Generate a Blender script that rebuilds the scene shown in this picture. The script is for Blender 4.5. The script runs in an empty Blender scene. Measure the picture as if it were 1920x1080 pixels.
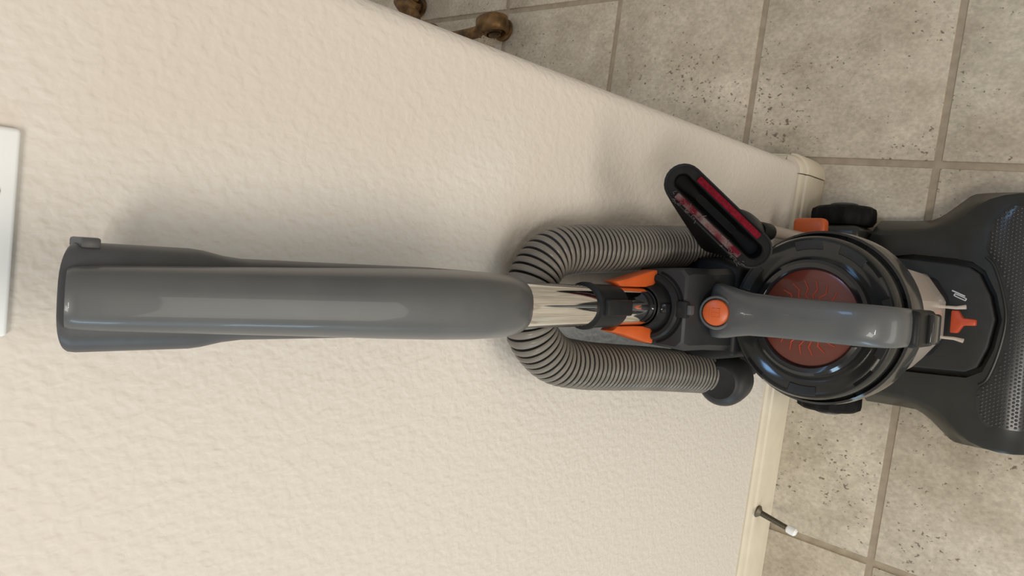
import bpy, bmesh, math, random
from mathutils import Vector, Matrix
random.seed(7)
PI = math.pi
SC = bpy.context.scene
COL = SC.collection

# ------------------------------------------------------------------ camera (phone held in portrait, so the frame lies on its side)
cam_d = bpy.data.cameras.new('camera'); cam = bpy.data.objects.new('camera', cam_d); COL.objects.link(cam)
cam_d.sensor_fit = 'HORIZONTAL'; cam_d.sensor_width = 36.0; cam_d.lens = 1427.5 / 1920 * 36.0
cam_d.clip_start = 0.02
R = Vector((0.98897711, 0.14622794, 0.02327351)); D = Vector((0.12474249, -0.73814078, -0.66301395)); F = Vector((-0.07977204, 0.65860881, -0.74824518))
cam.matrix_world = Matrix(((D.x, R.x, -F.x, -0.173823), (D.y, R.y, -F.y, -0.313049), (D.z, R.z, -F.z, 1.290816), (0, 0, 0, 1)))
SC.camera = cam

# ------------------------------------------------------------------ light
SC.view_settings.view_transform = 'Standard'; SC.view_settings.look = 'None'
SC.view_settings.gamma = 1.0; SC.view_settings.use_curve_mapping = False
SC.view_settings.exposure = 0.0
w = bpy.data.worlds.new('world'); SC.world = w; w.use_nodes = True
bg = w.node_tree.nodes['Background']; bg.inputs[0].default_value = (1.0, 0.91, 0.79, 1); bg.inputs[1].default_value = 0.46

def area(name, loc, target, sx, sy, power, color):
    l = bpy.data.lights.new(name, 'AREA'); l.shape = 'RECTANGLE'; l.size = sx; l.size_y = sy; l.energy = power; l.color = color
    o = bpy.data.objects.new(name, l); COL.objects.link(o); o.location = loc
    o.rotation_euler = (Vector(target) - Vector(loc)).to_track_quat('-Z', 'Y').to_euler()
    return o
area('ceiling_lamp_light', (-0.95, -1.5, 2.75), (-0.25, 0.1, 0.8), 0.55, 0.55, 22, (1.0, 0.93, 0.83))
area('low_sun_bounce_light', (-0.80, -2.35, 0.46), (-0.25, 0.18, 0.75), 2.0, 0.9, 25, (1.0, 0.93, 0.83))  # added unseen upright panel, stands in for sunlight bouncing off the floor
area('spot_lamp_light', (-0.62, -1.95, 2.65), (-0.3, -0.2, 0.1), 0.40, 0.09, 9, (1.0, 0.96, 0.9))
area('patio_door_daylight', (-2.8, -0.85, 1.32), (-0.25, 0.0, 0.95), 0.4, 1.25, 19, (0.52, 0.78, 1.0))
area('patio_door_low_pane_daylight', (-2.8, -0.85, 0.16), (-0.25, 0.0, 0.7), 0.4, 0.34, 5, (0.52, 0.78, 1.0))
area('skylight_daylight', (0.62, 0.22, 2.65), (0.45, 0.15, 0.0), 0.26, 0.42, 5.5, (0.30, 0.58, 1.0))

# ------------------------------------------------------------------ helpers
def mat(name, color, rough=0.5, metal=0.0, spec=0.5, trans=0.0, coat=0.0, ior=1.45):
    m = bpy.data.materials.new(name); m.use_nodes = True
    b = m.node_tree.nodes['Principled BSDF']
    b.inputs['Base Color'].default_value = (*color, 1); b.inputs['Roughness'].default_value = rough
    b.inputs['Metallic'].default_value = metal; b.inputs['Specular IOR Level'].default_value = spec
    b.inputs['Transmission Weight'].default_value = trans; b.inputs['Coat Weight'].default_value = coat
    b.inputs['IOR'].default_value = ior
    return m

def nodes(m): return m.node_tree.nodes, m.node_tree.links, m.node_tree.nodes['Principled BSDF']

def grain(m, c1, c2, scale, bump=0.0, dist=0.001, detail=4, lo=0.35, hi=0.65):
    """mottle the base colour and add fine relief, in object space"""
    n, l, b = nodes(m)
    tc = n.new('ShaderNodeTexCoord'); nz = n.new('ShaderNodeTexNoise'); nz.inputs['Scale'].default_value = scale; nz.inputs['Detail'].default_value = detail
    l.new(tc.outputs['Object'], nz.inputs['Vector'])
    cr = n.new('ShaderNodeValToRGB'); cr.color_ramp.elements[0].position = lo; cr.color_ramp.elements[1].position = hi
    cr.color_ramp.elements[0].color = (*c1, 1); cr.color_ramp.elements[1].color = (*c2, 1)
    l.new(nz.outputs['Fac'], cr.inputs['Fac']); l.new(cr.outputs['Color'], b.inputs['Base Color'])
    if bump:
        bp = n.new('ShaderNodeBump'); bp.inputs['Strength'].default_value = bump; bp.inputs['Distance'].default_value = dist
        l.new(nz.outputs['Fac'], bp.inputs['Height']); l.new(bp.outputs['Normal'], b.inputs['Normal'])
    return m

def sharp(me, ang=35):
    me.polygons.foreach_set('use_smooth', [True] * len(me.polygons))
    me.set_sharp_from_angle(angle=math.radians(ang)); me.update()

def link(name, me, m, parent=None, ang=35, loc=(0, 0, 0), rot=None):
    mats = m if isinstance(m, (list, tuple)) else [m]
    for x in mats: me.materials.append(x)
    sharp(me, ang)
    o = bpy.data.objects.new(name, me); COL.objects.link(o); o.location = loc
    if rot: o.rotation_euler = rot
    if parent: o.parent = parent
    return o

def mesh(name, vs, fs, mi=None):
    me = bpy.data.meshes.new(name); me.from_pydata([tuple(v) for v in vs], [], fs); me.update()
    if mi: me.polygons.foreach_set('material_index', mi)
    bm = bmesh.new(); bm.from_mesh(me); bmesh.ops.recalc_face_normals(bm, faces=bm.faces); bm.to_mesh(me); bm.free()
    return me

def bevel(me, w, seg=2, ang=30):
    bm = bmesh.new(); bm.from_mesh(me)
    es = [e for e in bm.edges if len(e.link_faces) == 2 and e.calc_face_angle(0) > math.radians(ang)]
    bmesh.ops.bevel(bm, geom=es, offset=w, segments=seg, profile=0.5, affect='EDGES', clamp_overlap=True)
    bm.to_mesh(me); bm.free(); return me

def loft_me(rings, cap=True, closed=False, mi=None):
    n = len(rings[0]); vs = [v for r in rings for v in r]; fs = []
    k = len(rings) - (0 if closed else 1)
    for i in range(k):
        a = i * n; b = ((i + 1) % len(rings)) * n
        for j in range(n):
            fs.append((a + j, a + (j + 1) % n, b + (j + 1) % n, b + j))
    m_ = None
    if mi: m_ = [mi[i] for i in range(k) for j in range(n)]
    if cap and not closed:
        fs.append(tuple(range(n))[::-1]); fs.append(tuple(range((len(rings) - 1) * n, len(rings) * n)))
        if m_: m_ += [0, 0]
    return mesh('m', vs, fs, m_)

def lathe_me(prof, n=48, c=(0, 0, 0), axis=(0, 0, 1), cap=True):
    q = Vector((0, 0, 1)).rotation_difference(Vector(axis).normalized()); c = Vector(c)
    rings = [[c + q @ Vector((r * math.cos(2 * PI * j / n), r * math.sin(2 * PI * j / n), z)) for j in range(n)] for r, z in prof]
    return loft_me(rings, cap)

def prism_me(poly, z0, z1, bev=0.0, seg=2):
    me = loft_me([[Vector((x, y, z0)) for x, y in poly], [Vector((x, y, z1)) for x, y in poly]])
    return bevel(me, bev, seg) if bev else me

def box_me(x0, x1, y0, y1, z0, z1, bev=0.0, seg=2):
    return prism_me([(x0, y0), (x1, y0), (x1, y1), (x0, y1)], z0, z1, bev, seg)

def frames(path):
    """parallel-transport frames along a list of points"""
    T = []
    for i in range(len(path)):
        a = path[max(i - 1, 0)]; b = path[min(i + 1, len(path) - 1)]; T.append((b - a).normalized())
    nrm = Vector((0, 1, 0)) if abs(T[0].y) < 0.9 else Vector((1, 0, 0))
    nrm = (nrm - T[0] * nrm.dot(T[0])).normalized(); out = []
    for t in T:
        nrm = (nrm - t * nrm.dot(t)).normalized(); out.append((t, nrm, t.cross(nrm)))
    return out

def tube_me(path, rad, n=10, cap=True, mi=None):
    path = [Vector(p) for p in path]; fr = frames(path)
    if not isinstance(rad, (list, tuple)): rad = [rad] * len(path)
    rings = [[p + (f[1] * math.cos(2 * PI * j / n) + f[2] * math.sin(2 * PI * j / n)) * r for j in range(n)] for p, f, r in zip(path, fr, rad)]
    return loft_me(rings, cap, mi=mi)

def spline(pts, step):
    pts = [Vector(p) for p in pts]; P = [pts[0] * 2 - pts[1]] + pts + [pts[-1] * 2 - pts[-2]]; fine = []
    for i in range(1, len(P) - 2):
        for k in range(40):
            t = k / 40; a, b, c, d = P[i - 1:i + 3]
            fine.append(0.5 * ((2 * b) + (c - a) * t + (2 * a - 5 * b + 4 * c - d) * t * t + (3 * b - a - 3 * c + d) * t ** 3))
    fine.append(pts[-1]); out = [fine[0]]; acc = 0
    for a, b in zip(fine, fine[1:]):
        L = (b - a).length; s = 0
        while acc + (L - s) >= step:
            s += step - acc; out.append(a + (b - a) * (s / L)); acc = 0
        acc += L - s
    return out

def merge_me(*ms):
    bm = bmesh.new()
    for m_ in ms: bm.from_mesh(m_)
    me = bpy.data.meshes.new('m'); bm.to_mesh(me); bm.free(); return me

def cut(o, cutter_me):
    c = bpy.data.objects.new('cutter', cutter_me); COL.objects.link(c)
    if o.parent: c.parent = o.parent
    c.matrix_local = o.matrix_local.copy()
    md = o.modifiers.new('cut', 'BOOLEAN'); md.operation = 'DIFFERENCE'; md.object = c; md.solver = 'EXACT'
    bpy.context.view_layer.update()
    dg = bpy.context.evaluated_depsgraph_get(); me = bpy.data.meshes.new_from_object(o.evaluated_get(dg))
    o.modifiers.clear(); o.data = me; bpy.data.objects.remove(c); sharp(me); return o

def thing(name, label, cat, loc=(0, 0, 0), rotz=0.0):
    o = bpy.data.objects.new(name, None); COL.objects.link(o); o.location = loc; o.rotation_euler = (0, 0, rotz)
    o.empty_display_size = 0.05; o['label'] = label; o['category'] = cat; return o
def structure(o): o['kind'] = 'structure'; return o

def arc_me(c, r0, r1, z0, z1, a0, a1, n=10):
    """a curved bar: part of a ring between two angles (degrees); z1 may be (inner, outer)"""
    zi, zo = z1 if isinstance(z1, tuple) else (z1, z1); rings = []
    for i in range(n + 1):
        a = math.radians(a0 + (a1 - a0) * i / n); ca, sa = math.cos(a), math.sin(a)
        rings.append([Vector((c[0] + r * ca, c[1] + r * sa, z)) for r, z in ((r0, z0), (r1, z0), (r1, zo), (r0, zi))])
    return loft_me(rings)

# ------------------------------------------------------------------ materials
M = {}
# painted drywall with a knocked-down texture
m = M['wall'] = mat('wall_paint', (0.66, 0.615, 0.555), 0.6, spec=0.25); n, l, b = nodes(m)
tc = n.new('ShaderNodeTexCoord'); mp = n.new('ShaderNodeMapping'); mp.inputs['Scale'].default_value = (1.0, 1.0, 0.8)
l.new(tc.outputs['Object'], mp.inputs['Vector'])
n1 = n.new('ShaderNodeTexNoise'); n1.inputs['Scale'].default_value = 150; n1.inputs['Detail'].default_value = 1.5; n1.inputs['Distortion'].default_value = 0.15
n2 = n.new('ShaderNodeTexNoise'); n2.inputs['Scale'].default_value = 60; n2.inputs['Detail'].default_value = 2
for q in (n1, n2): l.new(mp.outputs['Vector'], q.inputs['Vector'])
r1 = n.new('ShaderNodeValToRGB'); r1.color_ramp.elements[0].position = 0.34; r1.color_ramp.elements[1].position = 0.70
l.new(n1.outputs['Fac'], r1.inputs['Fac'])
mx = n.new('ShaderNodeMath'); mx.operation = 'MULTIPLY_ADD'; mx.inputs[1].default_value = 0.6; l.new(n2.outputs['Fac'], mx.inputs[0]); l.new(r1.outputs['Color'], mx.inputs[2])
bp = n.new('ShaderNodeBump'); bp.inputs['Strength'].default_value = 0.42; bp.inputs['Distance'].default_value = 0.0012
l.new(mx.outputs[0], bp.inputs['Height']); l.new(bp.outputs['Normal'], b.inputs['Normal'])
M['trim'] = grain(mat('trim_paint', (0.62, 0.55, 0.42), 0.42), (0.63, 0.565, 0.44), (0.67, 0.605, 0.48), 30)
# travertine-look ceramic tile
m = M['tile'] = mat('stone_tile', (0.5, 0.43, 0.33), 0.5, spec=0.35); n, l, b = nodes(m)
tc = n.new('ShaderNodeTexCoord'); oi = n.new('ShaderNodeObjectInfo'); ad = n.new('ShaderNodeVectorMath'); ad.operation = 'ADD'
sc = n.new('ShaderNodeVectorMath'); sc.operation = 'SCALE'; sc.inputs['Scale'].default_value = 7.0
l.new(oi.outputs['Location'], sc.inputs[0]); l.new(tc.outputs['Object'], ad.inputs[0]); l.new(sc.outputs[0], ad.inputs[1])
na = n.new('ShaderNodeTexNoise'); na.inputs['Scale'].default_value = 11; na.inputs['Detail'].default_value = 7; na.inputs['Roughness'].default_value = 0.68
mp = n.new('ShaderNodeMapping'); mp.inputs['Scale'].default_value = (1.0, 0.75, 1.0); l.new(ad.outputs[0], mp.inputs['Vector']); l.new(mp.outputs[0], na.inputs['Vector'])
ca = n.new('ShaderNodeValToRGB'); ca.color_ramp.elements[0].position = 0.30; ca.color_ramp.elements[1].position = 0.72
ca.color_ramp.elements[0].color = (0.41, 0.352, 0.268, 1); ca.color_ramp.elements[1].color = (0.65, 0.585, 0.475, 1)
l.new(na.outputs['Fac'], ca.inputs['Fac'])
nb = n.new('ShaderNodeTexNoise'); nb.inputs['Scale'].default_value = 170; nb.inputs['Detail'].default_value = 3; l.new(mp.outputs[0], nb.inputs['Vector'])
nc = n.new('ShaderNodeTexNoise'); nc.inputs['Scale'].default_value = 7; l.new(mp.outputs[0], nc.inputs['Vector'])
pa = n.new('ShaderNodeMath'); pa.operation = 'MULTIPLY_ADD'; pa.inputs[1].default_value = 0.35; l.new(nc.outputs['Fac'], pa.inputs[0]); l.new(nb.outputs['Fac'], pa.inputs[2])
pr = n.new('ShaderNodeValToRGB'); pr.color_ramp.elements[0].position = 0.835; pr.color_ramp.elements[1].position = 0.905
l.new(pa.outputs[0], pr.inputs['Fac'])
ng = n.new('ShaderNodeTexNoise'); ng.inputs['Scale'].default_value = 190; ng.inputs['Detail'].default_value = 2; l.new(mp.outputs[0], ng.inputs['Vector'])
gr = n.new('ShaderNodeValToRGB'); gr.color_ramp.elements[0].position = 0.3; gr.color_ramp.elements[0].color = (0.80, 0.80, 0.80, 1); gr.color_ramp.elements[1].position = 0.7; gr.color_ramp.elements[1].color = (1.12, 1.12, 1.12, 1)
l.new(ng.outputs['Fac'], gr.inputs['Fac'])
mg = n.new('ShaderNodeMix'); mg.data_type = 'RGBA'; mg.blend_type = 'MULTIPLY'; mg.inputs['Factor'].default_value = 0.8; l.new(ca.outputs['Color'], mg.inputs['A']); l.new(gr.outputs['Color'], mg.inputs['B'])
mm = n.new('ShaderNodeMix'); mm.data_type = 'RGBA'; l.new(pr.outputs['Color'], mm.inputs['Factor']); l.new(mg.outputs['Result'], mm.inputs['A']); mm.inputs['B'].default_value = (0.19, 0.155, 0.115, 1)
l.new(mm.outputs['Result'], b.inputs['Base Color'])
bp = n.new('ShaderNodeBump'); bp.inputs['Strength'].default_value = 0.35; bp.inputs['Distance'].default_value = 0.0008; bp.invert = True
l.new(pa.outputs[0], bp.inputs['Height']); l.new(bp.outputs['Normal'], b.inputs['Normal'])
M['grout'] = grain(mat('grout', (0.3, 0.24, 0.17), 0.85), (0.33, 0.272, 0.20), (0.40, 0.335, 0.25), 60, 0.3)
# vacuum plastics
M['grey'] = grain(mat('gunmetal_plastic', (0.11, 0.113, 0.113), 0.36, 0.10, spec=0.3, coat=0.2), (0.090, 0.094, 0.096), (0.104, 0.108, 0.108), 22)
M['charcoal'] = grain(mat('charcoal_plastic', (0.06, 0.062, 0.066), 0.42), (0.054, 0.056, 0.06), (0.066, 0.068, 0.072), 40)
M['black'] = grain(mat('black_plastic', (0.014, 0.0145, 0.015), 0.42, spec=0.2), (0.012, 0.0125, 0.013), (0.017, 0.0175, 0.018), 40)
M['lid'] = grain(mat('lid_plastic', (0.02, 0.021, 0.02), 0.10), (0.018, 0.019, 0.018), (0.023, 0.024, 0.023), 40)
M['neck'] = grain(mat('dark_grey_plastic', (0.024, 0.025, 0.027), 0.45, spec=0.35), (0.021, 0.022, 0.024), (0.027, 0.028, 0.03), 40)
M['gloss'] = mat('gloss_black', (0.01, 0.01, 0.012), 0.12, coat=0.3)
M['rubber'] = grain(mat('black_rubber', (0.007, 0.007, 0.007), 0.6, spec=0.12), (0.006, 0.006, 0.006), (0.010, 0.010, 0.010), 60)
M['plate'] = grain(mat('matte_plate_plastic', (0.022, 0.022, 0.021), 0.5, spec=0.3), (0.020, 0.020, 0.019), (0.025, 0.025, 0.024), 30)
M['nozzle'] = grain(mat('nozzle_plastic', (0.02, 0.021, 0.0185), 0.30, spec=0.4), (0.018, 0.019, 0.017), (0.023, 0.024, 0.0215), 30)
M['pebble'] = grain(mat('pebbled_plastic', (0.024, 0.024, 0.024), 0.22, spec=0.45), (0.021, 0.021, 0.021), (0.028, 0.028, 0.028), 30)
M['orange'] = grain(mat('orange_plastic', (0.52, 0.095, 0.02), 0.35), (0.50, 0.090, 0.018), (0.55, 0.102, 0.022), 40)
M['latch'] = mat('red_orange_plastic', (0.42, 0.055, 0.016), 0.35)
M['disc'] = grain(mat('amber_red_lens', (0.13, 0.026, 0.016), 0.22, coat=0.2), (0.12, 0.024, 0.015), (0.15, 0.03, 0.018), 20)
M['rib'] = mat('red_rib', (0.42, 0.06, 0.03), 0.3)
M['chrome'] = mat('chrome', (0.80, 0.79, 0.77), 0.06, 1.0)
n, l, b = nodes(M['chrome']); tc = n.new('ShaderNodeTexCoord'); nz = n.new('ShaderNodeTexNoise'); nz.inputs['Scale'].default_value = 60
l.new(tc.outputs['Object'], nz.inputs['Vector']); rr = n.new('ShaderNodeMapRange'); rr.inputs['To Min'].default_value = 0.04; rr.inputs['To Max'].default_value = 0.09
l.new(nz.outputs['Fac'], rr.inputs['Value']); l.new(rr.outputs['Result'], b.inputs['Roughness'])
M['hose'] = grain(mat('hose_film', (0.26, 0.235, 0.20), 0.2, trans=0.3, ior=1.25), (0.215, 0.197, 0.170), (0.275, 0.25, 0.217), 25)
M['coil'] = mat('hose_wire', (0.016, 0.015, 0.014), 0.5, spec=0.25)
M['clear'] = mat('clear_plastic', (0.66, 0.58, 0.51), 0.15, trans=0.3, ior=1.3)
M['smoke'] = mat('smoked_plastic', (0.06, 0.058, 0.056), 0.10, trans=0.5, ior=1.3)
M['white'] = grain(mat('white_plastic', (0.82, 0.84, 0.84), 0.35), (0.80, 0.82, 0.82), (0.84, 0.86, 0.86), 20)
M['ink'] = mat('white_print', (0.55, 0.55, 0.55), 0.5)
M['steel'] = mat('brushed_steel', (0.4, 0.38, 0.34), 0.35, 1.0)
M['bronze'] = mat('aged_bronze', (0.14, 0.12, 0.085), 0.45, 0.6)
M['gilt'] = grain(mat('gilt_wood', (0.22, 0.12, 0.04), 0.42, 0.35), (0.045, 0.026, 0.011), (0.23, 0.125, 0.043), 35, 0.4, 0.003)
M['felt'] = grain(mat('red_lint_felt', (0.22, 0.012, 0.022), 0.9, spec=0.08), (0.10, 0.005, 0.010), (0.15, 0.008, 0.016), 300, 0.5)
M['lint'] = grain(mat('dusty_red_felt', (0.22, 0.05, 0.06), 0.95, spec=0.08), (0.085, 0.008, 0.014), (0.13, 0.10, 0.092), 75, 0.9, 0.002, 6, 0.42, 0.66)

# ------------------------------------------------------------------ setting
S = 0.315; G = 0.0055
fl = structure(link('floor', box_me(-2.6, 2.6, -1.6, 3.2, -0.03, -0.0035), M['grout']))
tm = None
for i in range(-8, 8):
    for j in range(-5, 10):
        if tm is None:
            tm = bevel(box_me(-S / 2 + G, S / 2 - G, -S / 2 + G, S / 2 - G, -0.012, 0.0), 0.0018, 2); first = True
            o = link('tile', tm, M['tile'], fl); proto = o
        else:
            o = proto.copy(); COL.objects.link(o)
        o.location = ((i + 0.5) * S, (j + 0.5) * S, random.uniform(-0.0005, 0.0))
# stub wall: front face y=WY, end at x=WX, bullnose corners of radius WR
WY, WX, WR, WB = 0.178, -0.0125, 0.020, 0.302
def bull(x1, y0, y1, r, x0=-2.5, n=8):
    p = [(x0, y0)]
    p += [(x1 - r + r * math.cos(a), y0 + r + r * math.sin(a)) for a in [-PI / 2 + PI / 2 * k / n for k in range(n + 1)]]
    p += [(x1 - r + r * math.cos(a), y1 - r + r * math.sin(a)) for a in [PI / 2 * k / n for k in range(n + 1)]]
    return p + [(x0, y1)]
structure(link('wall_back', prism_me(bull(WX, WY, WB, WR), -0.001, 2.5), M['wall'], ang=50))
# baseboard: moulded profile (offset from the wall, height)
BP = [(0.0, 0.0), (0.0125, 0.0), (0.0125, 0.066), (0.0115, 0.069), (0.0085, 0.071), (0.0085, 0.0755), (0.0065, 0.081), (0.003, 0.084), (0.0, 0.084)]
structure(link('baseboard_front', loft_me([[Vector((x, WY - d, z)) for d, z in BP] for x in (-2.5, -0.034)]), M['trim'], ang=25))
structure(link('baseboard_right', loft_me([[Vector((WX + d, y, z)) for d, z in BP] for y in (WY + 0.022, WB - 0.022)]), M['trim'], ang=25))
cx, cy = WX - WR, WY + WR
crn = []
for k in range(11):
    a = -PI / 2 + PI / 2 * k / 10
    crn.append([Vector((cx + (WR + 0.0015 * (d > 0) + d) * math.cos(a), cy + (WR + 0.0015 * (d > 0) + d) * math.sin(a), z * 1.015)) for d, z in BP])
structure(link('trim_1', loft_me(crn), M['trim'], ang=25))

# ------------------------------------------------------------------ upright vacuum cleaner (local: x right, y towards the wall, z up)
V = thing('upright_vacuum_cleaner', 'grey and black upright vacuum cleaner with orange accents standing on tile against the wall', 'vacuum cleaner', (-0.238, 0.1, 0), math.radians(4.46))
LC = (0.0, -0.13)                      # centre line of the canister

# nozzle head
st = [(.035, .105, .09, .050), (-.03, .112, .10, .060), (-.048, .118, .105, .068), (-.053, .1415, .117, .071), (-.10, .1415, .1185, .0755), (-.123, .1425, .120, .0775),
      (-.133, .147, .1215, .0783), (-.143, .1535, .1235, .079), (-.16, .168, .130, .080), (-.172, .1785, .139, .0805), (-.178, .1812, .145, .081), (-.19, .1823, .156, .0815), (-.205, .1828, .1655, .082), (-.222, .183, .171, .082),
      (-.24, .183, .1735, .0805), (-.256, .1825, .1735, .0765), (-.27, .181, .172, .070), (-.284, .178, .169, .0600), (-.296, .174, .165, .047), (-.306, .169, .160, .030), (-.310, .165, .157, .012)]
rings = []
for y, wb, wt, zt in st:
    h = [(wb - .004, .006), (wb, .012), (wb, .024), (wb - .0015, .030), (wt + .35 * (wb - wt), .03 + .72 * (zt - .03)), (wt + .002, zt - .0025), (wt - .003, zt), (wt * .6, zt + .001), (wt * .2, zt + .0015)]
    if zt < .035: h = [(wb - .004, min(.006, zt * .4))] + [(x, min(z, zt)) for x, z in h[1:]]
    rings.append([Vector((x, y, z)) for x, z in h] + [Vector((-x, y, z)) for x, z in reversed(h)])
nz_o = link('nozzle_head', loft_me(rings), M['nozzle'], V, 28)
plate = [(.083, -.085), (.083, -.115), (.079, -.17), (.0755, -.190), (.066, -.2035), (.036, -.2185), (.0035, -.2265), (-.036, -.2205), (-.066, -.2095), (-.0745, -.194), (-.0755, -.17), (-.077, -.115), (-.077, -.085)]
def grow(poly, d):
    cx_ = sum(p[0] for p in poly) / len(poly); cy_ = sum(p[1] for p in poly) / len(poly); out = []
    for i, p in enumerate(poly):
        a, c = Vector(poly[i - 1]), Vector(poly[(i + 1) % len(poly)]); t = (c - a).normalized(); nn = Vector((-t.y, t.x))
        if nn.dot(Vector(p) - Vector((cx_, cy_))) < 0: nn = -nn
        out.append((p[0] + nn.x * d, p[1] + nn.y * d))
    return out
cut(nz_o, prism_me(grow(plate, .0055), .060, .12))
pl = link('top_plate', prism_me(grow(plate, -.0025), .058, .0850, .003, 3), M['plate'], V)
# printed symbol on the plate: a stroke beside a slim rounded outline
def stroke(pts, r=.0009): return tube_me([Vector((x, y, .0852)) for x, y in pts], r, 6)
sy = [stroke([(.0395, -.1700), (.0325, -.1865)], .0010)]
lp = []
for k in range(25):
    a = 2 * PI * k / 24; u, v2 = .0078 * (1 if math.cos(a) > 0 else -1) * min(1, abs(math.cos(a)) * 2.2), .0016 * math.sin(a)
    dx, dy = -.0070 / .0179, -.0165 / .0179
    lp.append((.0310 + dx * u - dy * v2, -.1805 + dy * u + dx * v2))
sy.append(stroke(lp, .0008))
link('floor_symbol', merge_me(*sy), M['ink'], pl)
# pebbled front panel following the curved front
pan = []
def ztop(y):
    for a, c in zip(st, st[1:]):
        if c[0] <= y <= a[0]:
            t = (y - a[0]) / (c[0] - a[0]); return a[3] + (c[3] - a[3]) * t
    return st[-1][3]
edge_r = [(.158, -.232), (.152, -.2235), (.1385, -.2125), (.118, -.2080), (.1005, -.2065), (.088, -.212), (.0755, -.2225), (.040, -.2345), (.0035, -.2405), (-.040, -.2355), (-.0775, -.2250), (-.090, -.2130), (-.100, -.2085), (-.120, -.2105), (-.1365, -.2170), (-.1425, -.226)]
N = 9; rings = []
for x, y0 in edge_r:
    y1 = -.300 + .0 * x; rings.append([(x, y0 + (y1 - y0) * k / N) for k in range(N + 1)])
vs = []; fs = []
for lift in (.0026, -.004):
    for r_ in rings:
        for k, (x, y) in enumerate(r_): vs.append((x, y, ztop(y) + .0012 * max(0, 1 - abs(x) / .17) + (lift if lift < 0 or 0 < k else .0012)))
nr = len(rings); m1 = N + 1; off = nr * m1
for i in range(nr - 1):
    for k in range(N):
        q = (i * m1 + k, i * m1 + k + 1, (i + 1) * m1 + k + 1, (i + 1) * m1 + k); fs.append(q); fs.append(tuple(off + v for v in reversed(q)))
for i in range(nr - 1):
    for k in (0, N): fs.append((i * m1 + k, (i + 1) * m1 + k, off + (i + 1) * m1 + k, off + i * m1 + k))
for k in range(N):
    for i in (0, nr - 1): fs.append((i * m1 + k, i * m1 + k + 1, off + i * m1 + k + 1, off + i * m1 + k))
pp = link('textured_panel', mesh('m', vs, fs), M['pebble'], V); pp['label'] = 'pebbled dark panel on the curved nozzle front'
# small pyramid studs moulded all over the panel
vs = []; fs = []; PT_ = .0052
def yrear(x):
    for a, c in zip(edge_r, edge_r[1:]):
        if c[0] <= x <= a[0]: return a[1] + (c[1] - a[1]) * (x - a[0]) / (c[0] - a[0])
row = 0; y = -.212
while y > -.292:
    x = -.139 + (PT_ / 2 if row % 2 else 0)
    while x < .155:
        if yrear(x) is not None and y < yrear(x) - .003:
            b0 = len(vs); sl = (ztop(y - .002) - ztop(y + .002)) / .004
            for k in range(6):
                a = PI / 6 + PI * k / 3; dy = .0021 * math.sin(a); vs.append((x + .0021 * math.cos(a), y + dy, ztop(y) - sl * dy + .0012 * max(0, 1 - abs(x) / .17) + .0023))
            vs.append((x, y - .0002, ztop(y) + .0012 * max(0, 1 - abs(x) / .17) + .0036))
            fs += [(b0 + k, b0 + (k + 1) % 6, b0 + 6) for k in range(6)]
        x += PT_
    y -= PT_ * .866; row += 1
sd = link('panel_studs', mesh('m', vs, fs), M['pebble'], pp, 80); sd['kind'] = 'stuff'
# raised rib at the rear of the panel
link('panel_rib', tube_me(spline([(x, y + .0045, ztop(y) + .0015) for x, y in edge_r[5:12]], .004), .0022, 8), M['nozzle'], V)

# wheels with lumpy treads, one each side
for s in (1, -1):
    rings = []; nW = 56
    for x, r in ((.128, .034), (.131, .043), (.137, .047), (.150, .047), (.156, .0455), (.160, .040), (.1615, .030)):
        rings.append([Vector((s * x, -.003 + (r + .0016 * math.sin(j * 2 * PI / nW * 14) * (r > .04)) * math.cos(2 * PI * j / nW), .0485 + (r + .0016 * math.sin(j * 2 * PI / nW * 14) * (r > .04)) * math.sin(2 * PI * j / nW))) for j in range(nW)])
    wh = link('wheel', loft_me(rings), M['rubber'], V)
    link('hub_cap', lathe_me([(.020, .0), (.020, .0035), (.016, .005), (.004, .0055)], 24, (s * .161, -.003, .0485), (s, 0, 0)), M['charcoal'], wh)
    link('wheel_arch', merge_me(box_me(min(s * .100, s * .128), max(s * .100, s * .128), -.045, .04, .02, .105, .010, 3)), M['nozzle'], V)
# swivel chassis under the bin and the spine behind it
link('chassis', prism_me([(-.062, .05), (.062, .05), (.066, -.05), (.055, -.150), (.026, -.168), (-.026, -.168), (-.055, -.150), (-.066, -.05)], .03, .132, .006, 3), M['black'], V)
link('spine', prism_me([(-.055, .035), (.055, .035), (.058, -.02), (.052, -.05), (-.052, -.05), (-.058, -.02)], .10, .50, .008, 3), M['black'], V)
pd = link('release_pedal', box_me(.104, .133, -.015, .032, .140, .163, .007, 4), M['orange'], V); pd['label'] = 'orange foot pedal beside the right wheel'
link('pedal_arm', box_me(.085, .118, -.012, .026, .09, .145, .005, 2), M['black'], V)

# dust bin: tapering clear tub with a faceted front
def binring(z, k, yf):
    return [Vector((x * k, y, z)) for x, y in ((-.060, -.075), (.060, -.075), (.0615, -.150), (.057, yf + .022), (.030, yf + .003), (.024, yf), (-.024, yf), (-.030, yf + .003), (-.057, yf + .022), (-.0615, -.150))]
bn = link('dust_bin', loft_me([binring(.138, .93, -.172), binring(.142, .955, -.1755), binring(.28, 1.0, -.196), binring(.42, 1.04, -.209), binring(.455, 1.05, -.211)]), M['clear'], V, 20)
bn['label'] = 'clear dust bin under the dark lid'
link('bin_ring', lathe_me([(.0865, .440), (.0905, .440), (.0915, .470), (.0905, .484), (.0880, .486), (.0868, .470)], 72, (*LC, 0)), M['smoke'], V)
for x in (.0165, -.0245):
    link('bin_prong', tube_me([(x, -.172, .139), (x, -.188, .139), (x - .002 * (1 if x < 0 else -1), -.199, .1395)], [.0020, .0022, .0030], 8), M['clear'], V)
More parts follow.
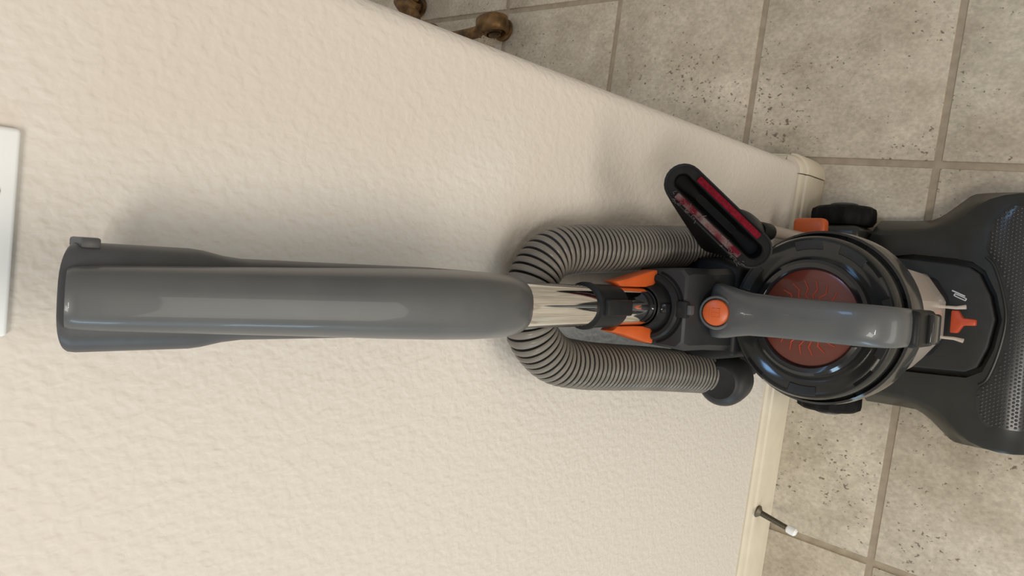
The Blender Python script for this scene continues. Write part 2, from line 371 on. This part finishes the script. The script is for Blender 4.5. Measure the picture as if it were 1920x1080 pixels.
lt = [(.013, -.182), (.013, -.190), (.0035, -.196), (.0030, -.211), (-.0055, -.2115), (-.0065, -.197), (-.0175, -.191), (-.0175, -.182)]
link('bin_latch', prism_me(lt, .128, .140, .002, 2), M['latch'], V)

# lid of the canister
link('lid', lathe_me([(.0, .490), (.057, .490), (.0585, .5020), (.0625, .5020), (.0700, .5040), (.0775, .5066), (.0815, .5070), (.0838, .5035), (.0845, .480), (.0878, .4775), (.0882, .456), (.083, .452), (.0, .452)], 96, (*LC, 0)), M['lid'], V)
link('lid_bezel', lathe_me([(.0485, .500), (.0492, .5100), (.0515, .5130), (.0560, .5138), (.0592, .5115), (.0600, .500)], 96, (*LC, 0)), M['gloss'], V)
dk = link('lid_disc', lathe_me([(.0, .500), (.0494, .500), (.0494, .5085), (.046, .5092), (.0, .5097)], 72, (*LC, 0)), M['disc'], V); dk['label'] = 'translucent dark orange disc with fan ribs'
for k in range(20):
    a = 2 * PI * k / 20 + .1; pts = []
    for r, da in ((.0165, -.10), (.0235, .10), (.0300, -.02), (.0385, .085)):
        pts.append((LC[0] + r * math.cos(a + da), LC[1] + r * math.sin(a + da), .5097))
    link('fan_rib', tube_me(pts, [.0005, .0008, .0009, .0005], 6), M['rib'], dk)
wv = [(LC[0] + (.0128 + .0010 * math.cos(10 * a)) * math.cos(a), LC[1] + (.0128 + .0010 * math.cos(10 * a)) * math.sin(a), .5098) for a in [2 * PI * k / 80 for k in range(81)]]
link('fan_hub_ring', tube_me(wv, .0006, 6), M['rib'], dk)
def zl(r): return .5020 + (.5066 - .5020) * (r - .0625) / (.0775 - .0625)
for a in (-47, -134, 137, 44):
    link('lid_slot', arc_me(LC, .0768, .0802, .485, (zl(.0768) + .0004, .5072), a - 8, a + 8), M['rubber'], V)
for a in (-22, -66, -114, -158, 24, 66, 114, 158):
    link('lid_lug', bevel(arc_me(LC, .0838, .0885, .474, .4815, a - 7, a + 7), .0006, 1), M['rubber'], V)
for a in (-82, -30, -105, 5, 60, 95, 178):
    link('lid_pad', bevel(arc_me(LC, .0700, .0795, .485, (zl(.070) + .0010, .5076), a - 11, a + 11), .0007, 1), M['neck'], V)

# carry handle arching over the lid
hp = [(-.040, .528, .0285, .010), (-.046, .5415, .029, .010), (-.055, .5505, .0285, .010), (-.066, .5555, .0268, .010), (-.078, .5585, .0240, .010), (-.092, .5610, .0215, .0100), (-.12, .5645, .0203, .0100),
      (-.16, .5665, .0198, .0100), (-.192, .5660, .0195, .0100), (-.206, .5630, .0193, .0095), (-.2155, .5570, .0190, .009), (-.2215, .5480, .0186, .008), (-.2245, .5400, .0182, .006), (-.2262, .5250, .0178, .005)]
rings = []
for i, (y, z, hw, th) in enumerate(hp):
    a = hp[max(i - 1, 0)]; c = hp[min(i + 1, len(hp) - 1)]; t = Vector((0, c[0] - a[0], c[1] - a[1])).normalized(); nn = Vector((0, t.z, -t.y)); nn = nn if nn.z > 0 or (abs(nn.z) < .3 and nn.y < 0) else -nn
    rg = []
    for j in range(28):
        an = 2 * PI * j / 28; cx_, sy_ = math.cos(an), math.sin(an); e = 0.72
        u = math.copysign(abs(cx_) ** e, cx_); v2 = math.copysign(abs(sy_) ** e, sy_)
        rg.append(Vector((u * hw, y, z)) + nn * (v2 * th * (1.15 if v2 > 0 else .7)))
    rings.append(rg)
ch = link('carry_handle', loft_me(rings), M['grey'], V, 50)
ba = Vector((0, -.28, .96)); bc = Vector((-.0012, -.0575, .5665))
link('button_ring', lathe_me([(.0138, -.012), (.0182, -.012), (.0176, .0035), (.0165, .0050), (.0148, .0050), (.0140, .002)], 40, bc, ba), M['grey'], ch)
bt = link('release_button', lathe_me([(.0, -.006), (.0130, -.006), (.0134, .0060), (.0126, .0083), (.0105, .0093), (.0, .0096)], 40, bc, ba), M['orange'], V); bt['label'] = 'round orange release button with embossed symbol'
# faint raised bin symbol on the button: a small open box with a lid stroke and a divider
q = Vector((0, 0, 1)).rotation_difference(ba.normalized())
def bsym(pts): return tube_me([bc + q @ Vector((x, y, .0095)) for x, y in pts], .00035, 6)
link('button_symbol', merge_me(bsym([(-.0045, .003), (-.0045, -.0045), (.0045, -.0045), (.0045, .003), (-.0045, .003)]), bsym([(0, .003), (0, -.0045)]), bsym([(-.005, .0052), (.005, .0052)])), M['orange'], bt)
link('front_clip', box_me(-.0185, .0165, -.2375, -.2180, .468, .5300, .005, 3), M['black'], V)
link('clip_window', box_me(-.0155, .0135, -.2430, -.2365, .472, .502, .003, 3), M['smoke'], V)

# neck housing, pole collar, trim wings
rings = []
for z, hw, yb, yf in ((.44, .050, .035, -.043), (.49, .046, .034, -.043), (.55, .0430, .030, -.0425), (.590, .0425, .024, -.0420), (.5985, .0405, .020, -.0400), (.6005, .0385, .018, -.0375)):
    rings.append([Vector(p) for p in ((-hw, yf + .006, z), (-hw + .006, yf, z), (hw - .006, yf, z), (hw, yf + .006, z), (hw * .93, yb - .004, z), (hw * .93 - .004, yb, z), (-hw * .93 + .004, yb, z), (-hw * .93, yb - .004, z))])
nk = link('neck_housing', loft_me(rings), M['neck'], V, 28)
link('collar', lathe_me([(.0285, .596), (.0335, .598), (.0345, .6045), (.0325, .6075), (.0290, .6080), (.0255, .605), (.0235, .609), (.0215, .620), (.0200, .620), (.0200, .596)], 56, (0, 0, 0)), M['black'], V)
link('collar_groove', arc_me((0, 0), .0360, .0385, .598, .6012, -165, -15, 30), M['rubber'], nk)
lc = link('collar_latch', box_me(-.0085, .0085, -.0440, -.0310, .597, .6065, .002, 2), M['black'], V)
link('latch_tongue', box_me(-.005, .005, -.0475, -.0405, .595, .604, .0015, 2), M['charcoal'], lc)
link('collar_button', box_me(-.005, .005, -.0275, -.0195, .606, .618, .002, 2), M['gloss'], V)
for s in (1, -1):
    prof = [(.0205, .600), (.0385, .6015), (.0370, .612), (.0330, .632), (.0280, .655), (.0240, .678), (.0195, .668), (.0195, .640)]
    me = loft_me([[Vector((s * x, y, z)) for x, z in prof] for y in (-.006, .010)]); bevel(me, .0018, 2)
    wg = link('trim_wing', me, M['orange'], V)

# chrome wand with black sleeve
link('wand', lathe_me([(.0188, .597), (.0190, .60), (.0196, .86), (.0190, .87)], 64, (0, 0, 0)), M['chrome'], V)
link('wand_sleeve', lathe_me([(.0190, .672), (.0205, .674), (.0207, .714), (.0222, .7155), (.0222, .7195), (.0190, .7205)], 64, (0, 0, 0)), M['black'], V)
link('sleeve_lever', box_me(-.0075, .0075, -.0262, -.0190, .675, .716, .002, 2), M['black'], V)

# grip: grey front shell over a charcoal rear shell
gs = [(.828, .0192, -.026, .020), (.833, .0215, -.034, .024), (.842, .0232, -.0425, .026), (.855, .0243, -.0490, .027), (.872, .0250, -.0535, .027), (.895, .02515, -.0550, .027), (.93, .0246, -.0520, .026), (.97, .0233, -.0455, .025),
      (1.02, .0212, -.0365, .024), (1.07, .0194, -.0275, .023), (1.11, .0181, -.0205, .022), (1.14, .0172, -.0155, .022), (1.152, .0166, -.0135, .0215), (1.1565, .0162, -.0125, .0210), (1.1585, .0152, -.0110, .0200)]
rings = []
for z, hw, yf, yb in gs:
    rg = []; cyy = (yf + yb) / 2; hy = (yb - yf) / 2
    for j in range(40):
        an = 2 * PI * j / 40; c_, s_ = math.cos(an), math.sin(an); e = .74
        rg.append(Vector((hw * math.copysign(abs(c_) ** e, c_) + .0012, cyy + hy * math.copysign(abs(s_) ** e, s_), z - max(0, (z - 1.13) / .03) * .42 * (cyy + hy * math.copysign(abs(s_) ** e, s_) - yf))))
    rings.append(rg)
link('grip', loft_me(rings), M['grey'], V, 60)
ss = [(.845, .0235, .000, .034), (.855, .0255, .000, .036), (.90, .0262, .000, .036), (1.00, .0252, .000, .036), (1.052, .0248, .000, .038), (1.066, .0262, .000, .040), (1.078, .0286, .000, .041), (1.084, .0292, .000, .041), (1.152, .0290, .000, .041), (1.1565, .0285, .0005, .0405), (1.1580, .0275, .001, .040)]
rings = []
for z, hw, yf, yb in ss:
    rg = []; cyy = (yf + yb) / 2; hy = (yb - yf) / 2
    for j in range(40):
        an = 2 * PI * j / 40; c_, s_ = math.cos(an), math.sin(an); e = .62
        rg.append(Vector((hw * math.copysign(abs(c_) ** e, c_) + .0006, cyy + hy * math.copysign(abs(s_) ** e, s_), z - max(0, (z - 1.12) / .034) * .42 * (cyy + hy * math.copysign(abs(s_) ** e, s_) - yf) - max(0, (z - 1.12) / .034) * .0030 * c_ * c_)))
    rings.append(rg)
sh = link('grip_shell', loft_me(rings), M['charcoal'], V, 50); sh['label'] = 'charcoal rear half of the grip'
link('cord_clip', box_me(.0265, .0322, .006, .024, 1.1365, 1.1465, .0015, 2), M['charcoal'], sh)

# ribbed hose looped behind the wand
hpth = [(.080, .008, .425), (.0690, .024, .485), (.0635, .030, .555), (.0570, .033, .632), (.0530, .038, .685), (.0435, .042, .7230), (.0185, .0440, .7435), (-.006, .0445, .7450), (-.032, .0440, .7360), (-.0545, .041, .7080), (-.0625, .036, .670), (-.0670, .032, .62), (-.0720, .028, .55), (-.0790, .018, .47), (-.0830, .008, .425)]
fine = spline(hpth, .0002); LT = len(fine) - 1; nR = int(LT * .0002 / .0066); path = []; rad = []; mi = []
for k in range(nR):
    tt = (k + .5) / nR; near = max(0, 1 - abs(tt - .51) / .20); g = .46 - .24 * (near * near * (3 - 2 * near))     # grooves narrow where the hose is stretched
    for q_, rr_ in ((0, .0212), (g / 2, .0233), (g / 2 + (1 - g) * .22, .0245), (.5, .0247), (1 - g / 2 - (1 - g) * .22, .0245), (1 - g / 2, .0233)):
        path.append(fine[min(LT, int((k + q_) / nR * LT))]); rad.append(rr_)
    mi += [1, 0, 0, 0, 0, 1]
link('hose', tube_me(path, rad, 36, mi=mi), [M['hose'], M['coil']], V, 60)
for s in (1, -1):
    x = .0895 * s
    kn = link('hose_cuff', lathe_me([(.0255, .0), (.0275, .004), (.0275, .040), (.0262, .046), (.024, .048)], 40, (s * .083, .006, .400), (-s * .16, .26, .95)), M['black'], V)
    kb = link('hose_elbow', lathe_me([(.022, -.036), (.0285, -.030), (.0300, -.010), (.0300, .000), (.0288, .0065), (.0255, .0125), (.0215, .0155), (.0192, .0163), (.0182, .0158), (.0, .0158)], 44, (x - s * .001, -.008, .437), (s * .03, -.16, 1)), M['neck'], V)
    link('elbow_bracket', box_me(min(s * .045, s * .085), max(s * .045, s * .085), -.018, .022, .36, .415, .006, 2), M['black'], V)
# slim clear tube clipped on the right flank
ct = link('flank_tube', lathe_me([(.0075, .18), (.0075, .375), (.0085, .378), (.0085, .385), (.007, .387)], 24, (.097, -.022, 0)), M['clear'], V); ct['label'] = 'pale clear tube beside the dust bin'
link('tube_clip', lathe_me([(.0105, .372), (.0110, .376), (.0110, .398), (.0095, .402)], 24, (.0955, -.022, 0)), M['black'], V)
link('flank_bracket', box_me(.055, .100, -.03, .01, .17, .20, .004, 2), M['black'], V)

# ------------------------------------------------------------------ upholstery tool held on the vacuum's right side
Vm = Matrix.Translation((-0.238, 0.1, 0)) @ Matrix.Rotation(math.radians(4.46), 4, 'Z')
E1 = Vector((.1262, -.0335, .610)); E2 = Vector((.0652, -.0905, .568)); mid = (E1 + E2) / 2
e1 = (E1 - E2).normalized(); view = (Vector((.0319, -.4168, 1.2908)) - mid).normalized()
nr_ = (view - e1 * view.dot(e1)).normalized(); e2 = nr_.cross(e1).normalized()
T = thing('upholstery_tool', 'black upholstery brush nozzle with two dark red lint strips, held beside the grey hose', 'vacuum attachment')
T.matrix_world = Vm @ Matrix(((e1.x, e2.x, nr_.x, mid.x), (e1.y, e2.y, nr_.y, mid.y), (e1.z, e2.z, nr_.z, mid.z), (0, 0, 0, 1)))
HL = (E1 - E2).length / 2
def stad(hl, r, z, dx=0, dy=0, n=12):
    p = [(hl + r * math.cos(a), r * math.sin(a)) for a in [-PI / 2 + PI * k / n for k in range(n + 1)]]
    p += [(-hl + r * math.cos(a), r * math.sin(a)) for a in [PI / 2 + PI * k / n for k in range(n + 1)]]
    return [Vector((x + dx, y + dy, z)) for x, y in p]
SG = 1 if (Matrix(((e1.x, e2.x, nr_.x), (e1.y, e2.y, nr_.y), (e1.z, e2.z, nr_.z))) @ Vector((0, 1, 0))).y > 0 else -1   # side towards the wall
rings = [stad(.001, .017, -.125, -.022, SG * .022), stad(.001, .0175, -.095, -.020, SG * .020), stad(.012, .018, -.072, -.012, SG * .015), stad(HL * .72, .0185, -.034, 0, SG * .006), stad(HL, .0190, -.014, 0, SG * .0015), stad(HL, .0195, -.002), stad(HL, .0188, 0),
         stad(HL + .003, .0090, 0), stad(HL + .002, .0084, -.001), stad(HL, .0076, -.022), stad(HL * .5, .004, -.036)]
tb = link('tool_body', loft_me(rings), M['rubber'], T, 45)
hole = lathe_me([(.0042, -.06), (.0042, .02)], 20, (HL + .001, 0, 0), (.0, .0, 1))
for v in hole.vertices: v.co.x = (v.co.x - HL) * .8 + HL; v.co.y *= 1.15
cut(tb, hole)
link('mouth_rim', loft_me([stad(HL, .0192, -.0005), stad(HL, .0196, .0012), stad(HL, .0182, .0018), stad(HL, .0172, .0008)], closed=True), M['black'], T, 60)
for s, mt in ((SG, 'lint'), (-SG, 'felt')):
    y0, y1 = sorted((s * .0098, s * .0166))
    o = link('lint_strip', box_me(-HL * .92, HL * (.95 if mt == 'lint' else .86), y0, y1, -.001, .0035, .0015, 2), M[mt], T)
    if mt == 'lint': o['label'] = 'red lint strip matted with grey fluff'
# tuft of fluff at the end of the dusty strip
rnd = random.Random(3); fl_ms = []
for k in range(44):
    x = rnd.choice((-HL * .85, -HL * .7, HL * .7, HL * .3)) + rnd.gauss(0, .007); y = SG * (.0125 + rnd.random() * .006); pts = []
    p = Vector((x, y, .003))
    for j in range(5):
        pts.append(p.copy()); p = p + Vector((rnd.gauss(0, .0018), SG * rnd.gauss(.0001, .0012), rnd.gauss(.0001, .0008)))
    fl_ms.append(tube_me(pts, .00030, 4))
fz = link('fluff', merge_me(*fl_ms), mat('grey_fluff', (0.10, 0.085, 0.08), 0.95, spec=0.05), T); fz['kind'] = 'stuff'; fz['label'] = 'grey fluff caught on the strip'

# ------------------------------------------------------------------ switch plate on the wall, at the top left of the frame
PX, PZ = -0.1545, 1.1585
P = thing('switch_plate', 'white double switch plate screwed to the beige wall above the vacuum grip', 'wall plate', (PX - .058, WY, PZ))
link('plate', bevel(box_me(-.058, .058, -.0055, .0, 0, .1145), .0025, 3), M['white'], P)
for x in (-.023, .023):
    link('rocker_switch', box_me(x - .0165, x + .0165, -.0085, -.004, .024, .0905, .0015, 2), M['white'], P)
    for z in (.0118, .1027):
        link('screw', lathe_me([(.0034, 0), (.0034, .0008), (.0022, .0014), (0, .0014)], 16, (x, -.0052, z), (0, -1, 0)), M['steel'], P)

# ------------------------------------------------------------------ spring door stop on the baseboard
DS = thing('door_stop', 'bronze spring door stop with white tip sticking out of the baseboard', 'door stop', (-0.5915, WY - .0125, .0625), math.radians(-11))
link('mounting_flange', lathe_me([(.0105, 0), (.0105, .0015), (.0075, .004), (.0045, .007), (.0, .007)], 24, (0, 0, 0), (0, -1, 0)), M['bronze'], DS)
hx = [(.0042 * math.cos(2 * PI * k / 10) * (1 - .15 * k / 220), -.005 - .048 * k / 220, .0042 * math.sin(2 * PI * k / 10) * (1 - .15 * k / 220)) for k in range(221)]
link('spring', tube_me(hx, .00105, 6), M['bronze'], DS)
link('rubber_tip', lathe_me([(.0045, .052), (.0068, .054), (.0072, .060), (.0068, .066), (.0045, .0685), (.0, .069)], 24, (0, 0, 0), (0, -1, 0)), M['white'], DS)

# ------------------------------------------------------------------ gilded pedestal standing beyond the wall
pc = Vector((.2225, 1.123, 0)); f1 = Vector((.272, .945, 0)); ang0 = math.atan2(f1.y - pc.y, f1.x - pc.x); RL = (f1 - pc).length
PT = thing('pedestal', 'gilded carved pedestal with scrolled feet on the tile floor beyond the wall', 'pedestal', (pc.x, pc.y, 0))
link('column', lathe_me([(.030, .055), (.052, .06), (.060, .075), (.052, .092), (.040, .098), (.036, .11), (.044, .125), (.036, .14), (.030, .16), (.034, .22), (.046, .27), (.030, .32), (.028, .34), (.055, .36), (.058, .375), (.0, .378)], 32), M['gilt'], PT, 50)
for k in range(3):
    a = ang0 + 2 * PI * k / 3; ux, uy = math.cos(a), math.sin(a)
    prof = [(.030, .080, .020), (.055, .080, .019), (.085, .066, .0155), (.115, .052, .0125), (.140, .044, .0125), (.158, .050, .016), (.172, .062, .015)]
    lg = link('leg', tube_me(spline([(ux * r, uy * r, z) for r, z, _ in prof], .010), .0135, 12), M['gilt'], PT, 60)
    px_, py_ = -uy, ux
    c = Vector((ux * RL, uy * RL, .036)); lt_ = []
    for j in range(60):                                   # scroll: a spiral band
        t = j / 59; th = PI * .9 - t * 3.6 * PI; r = .036 * (1 - .72 * t)
        lt_.append(c + Vector((ux, uy, 0)) * (r * math.cos(th)) + Vector((0, 0, r * math.sin(th))))
    rings = []
    for j, p in enumerate(lt_):
        dr = (p - c).normalized(); wv_ = .021 * (1 - .15 * j / 59); th_ = .007
        rings.append([p + Vector((px_, py_, 0)) * (wv_ * u) + dr * (th_ * v2) for u, v2 in ((-1, -.3), (-.8, .7), (0, 1), (.8, .7), (1, -.3), (0, -.6))])
    link('foot_scroll', loft_me(rings), M['gilt'], lg, 60)
    link('foot_rosette', lathe_me([(.010, -.025), (.014, -.022), (.014, .022), (.010, .025)], 20, c, (px_, py_, 0)), M['gilt'], lg)
    bpad = link('foot_pad', lathe_me([(.022, .0), (.026, .002), (.026, .008), (.018, .012)], 24, c + Vector((0, 0, -.036))), M['gilt'], lg)
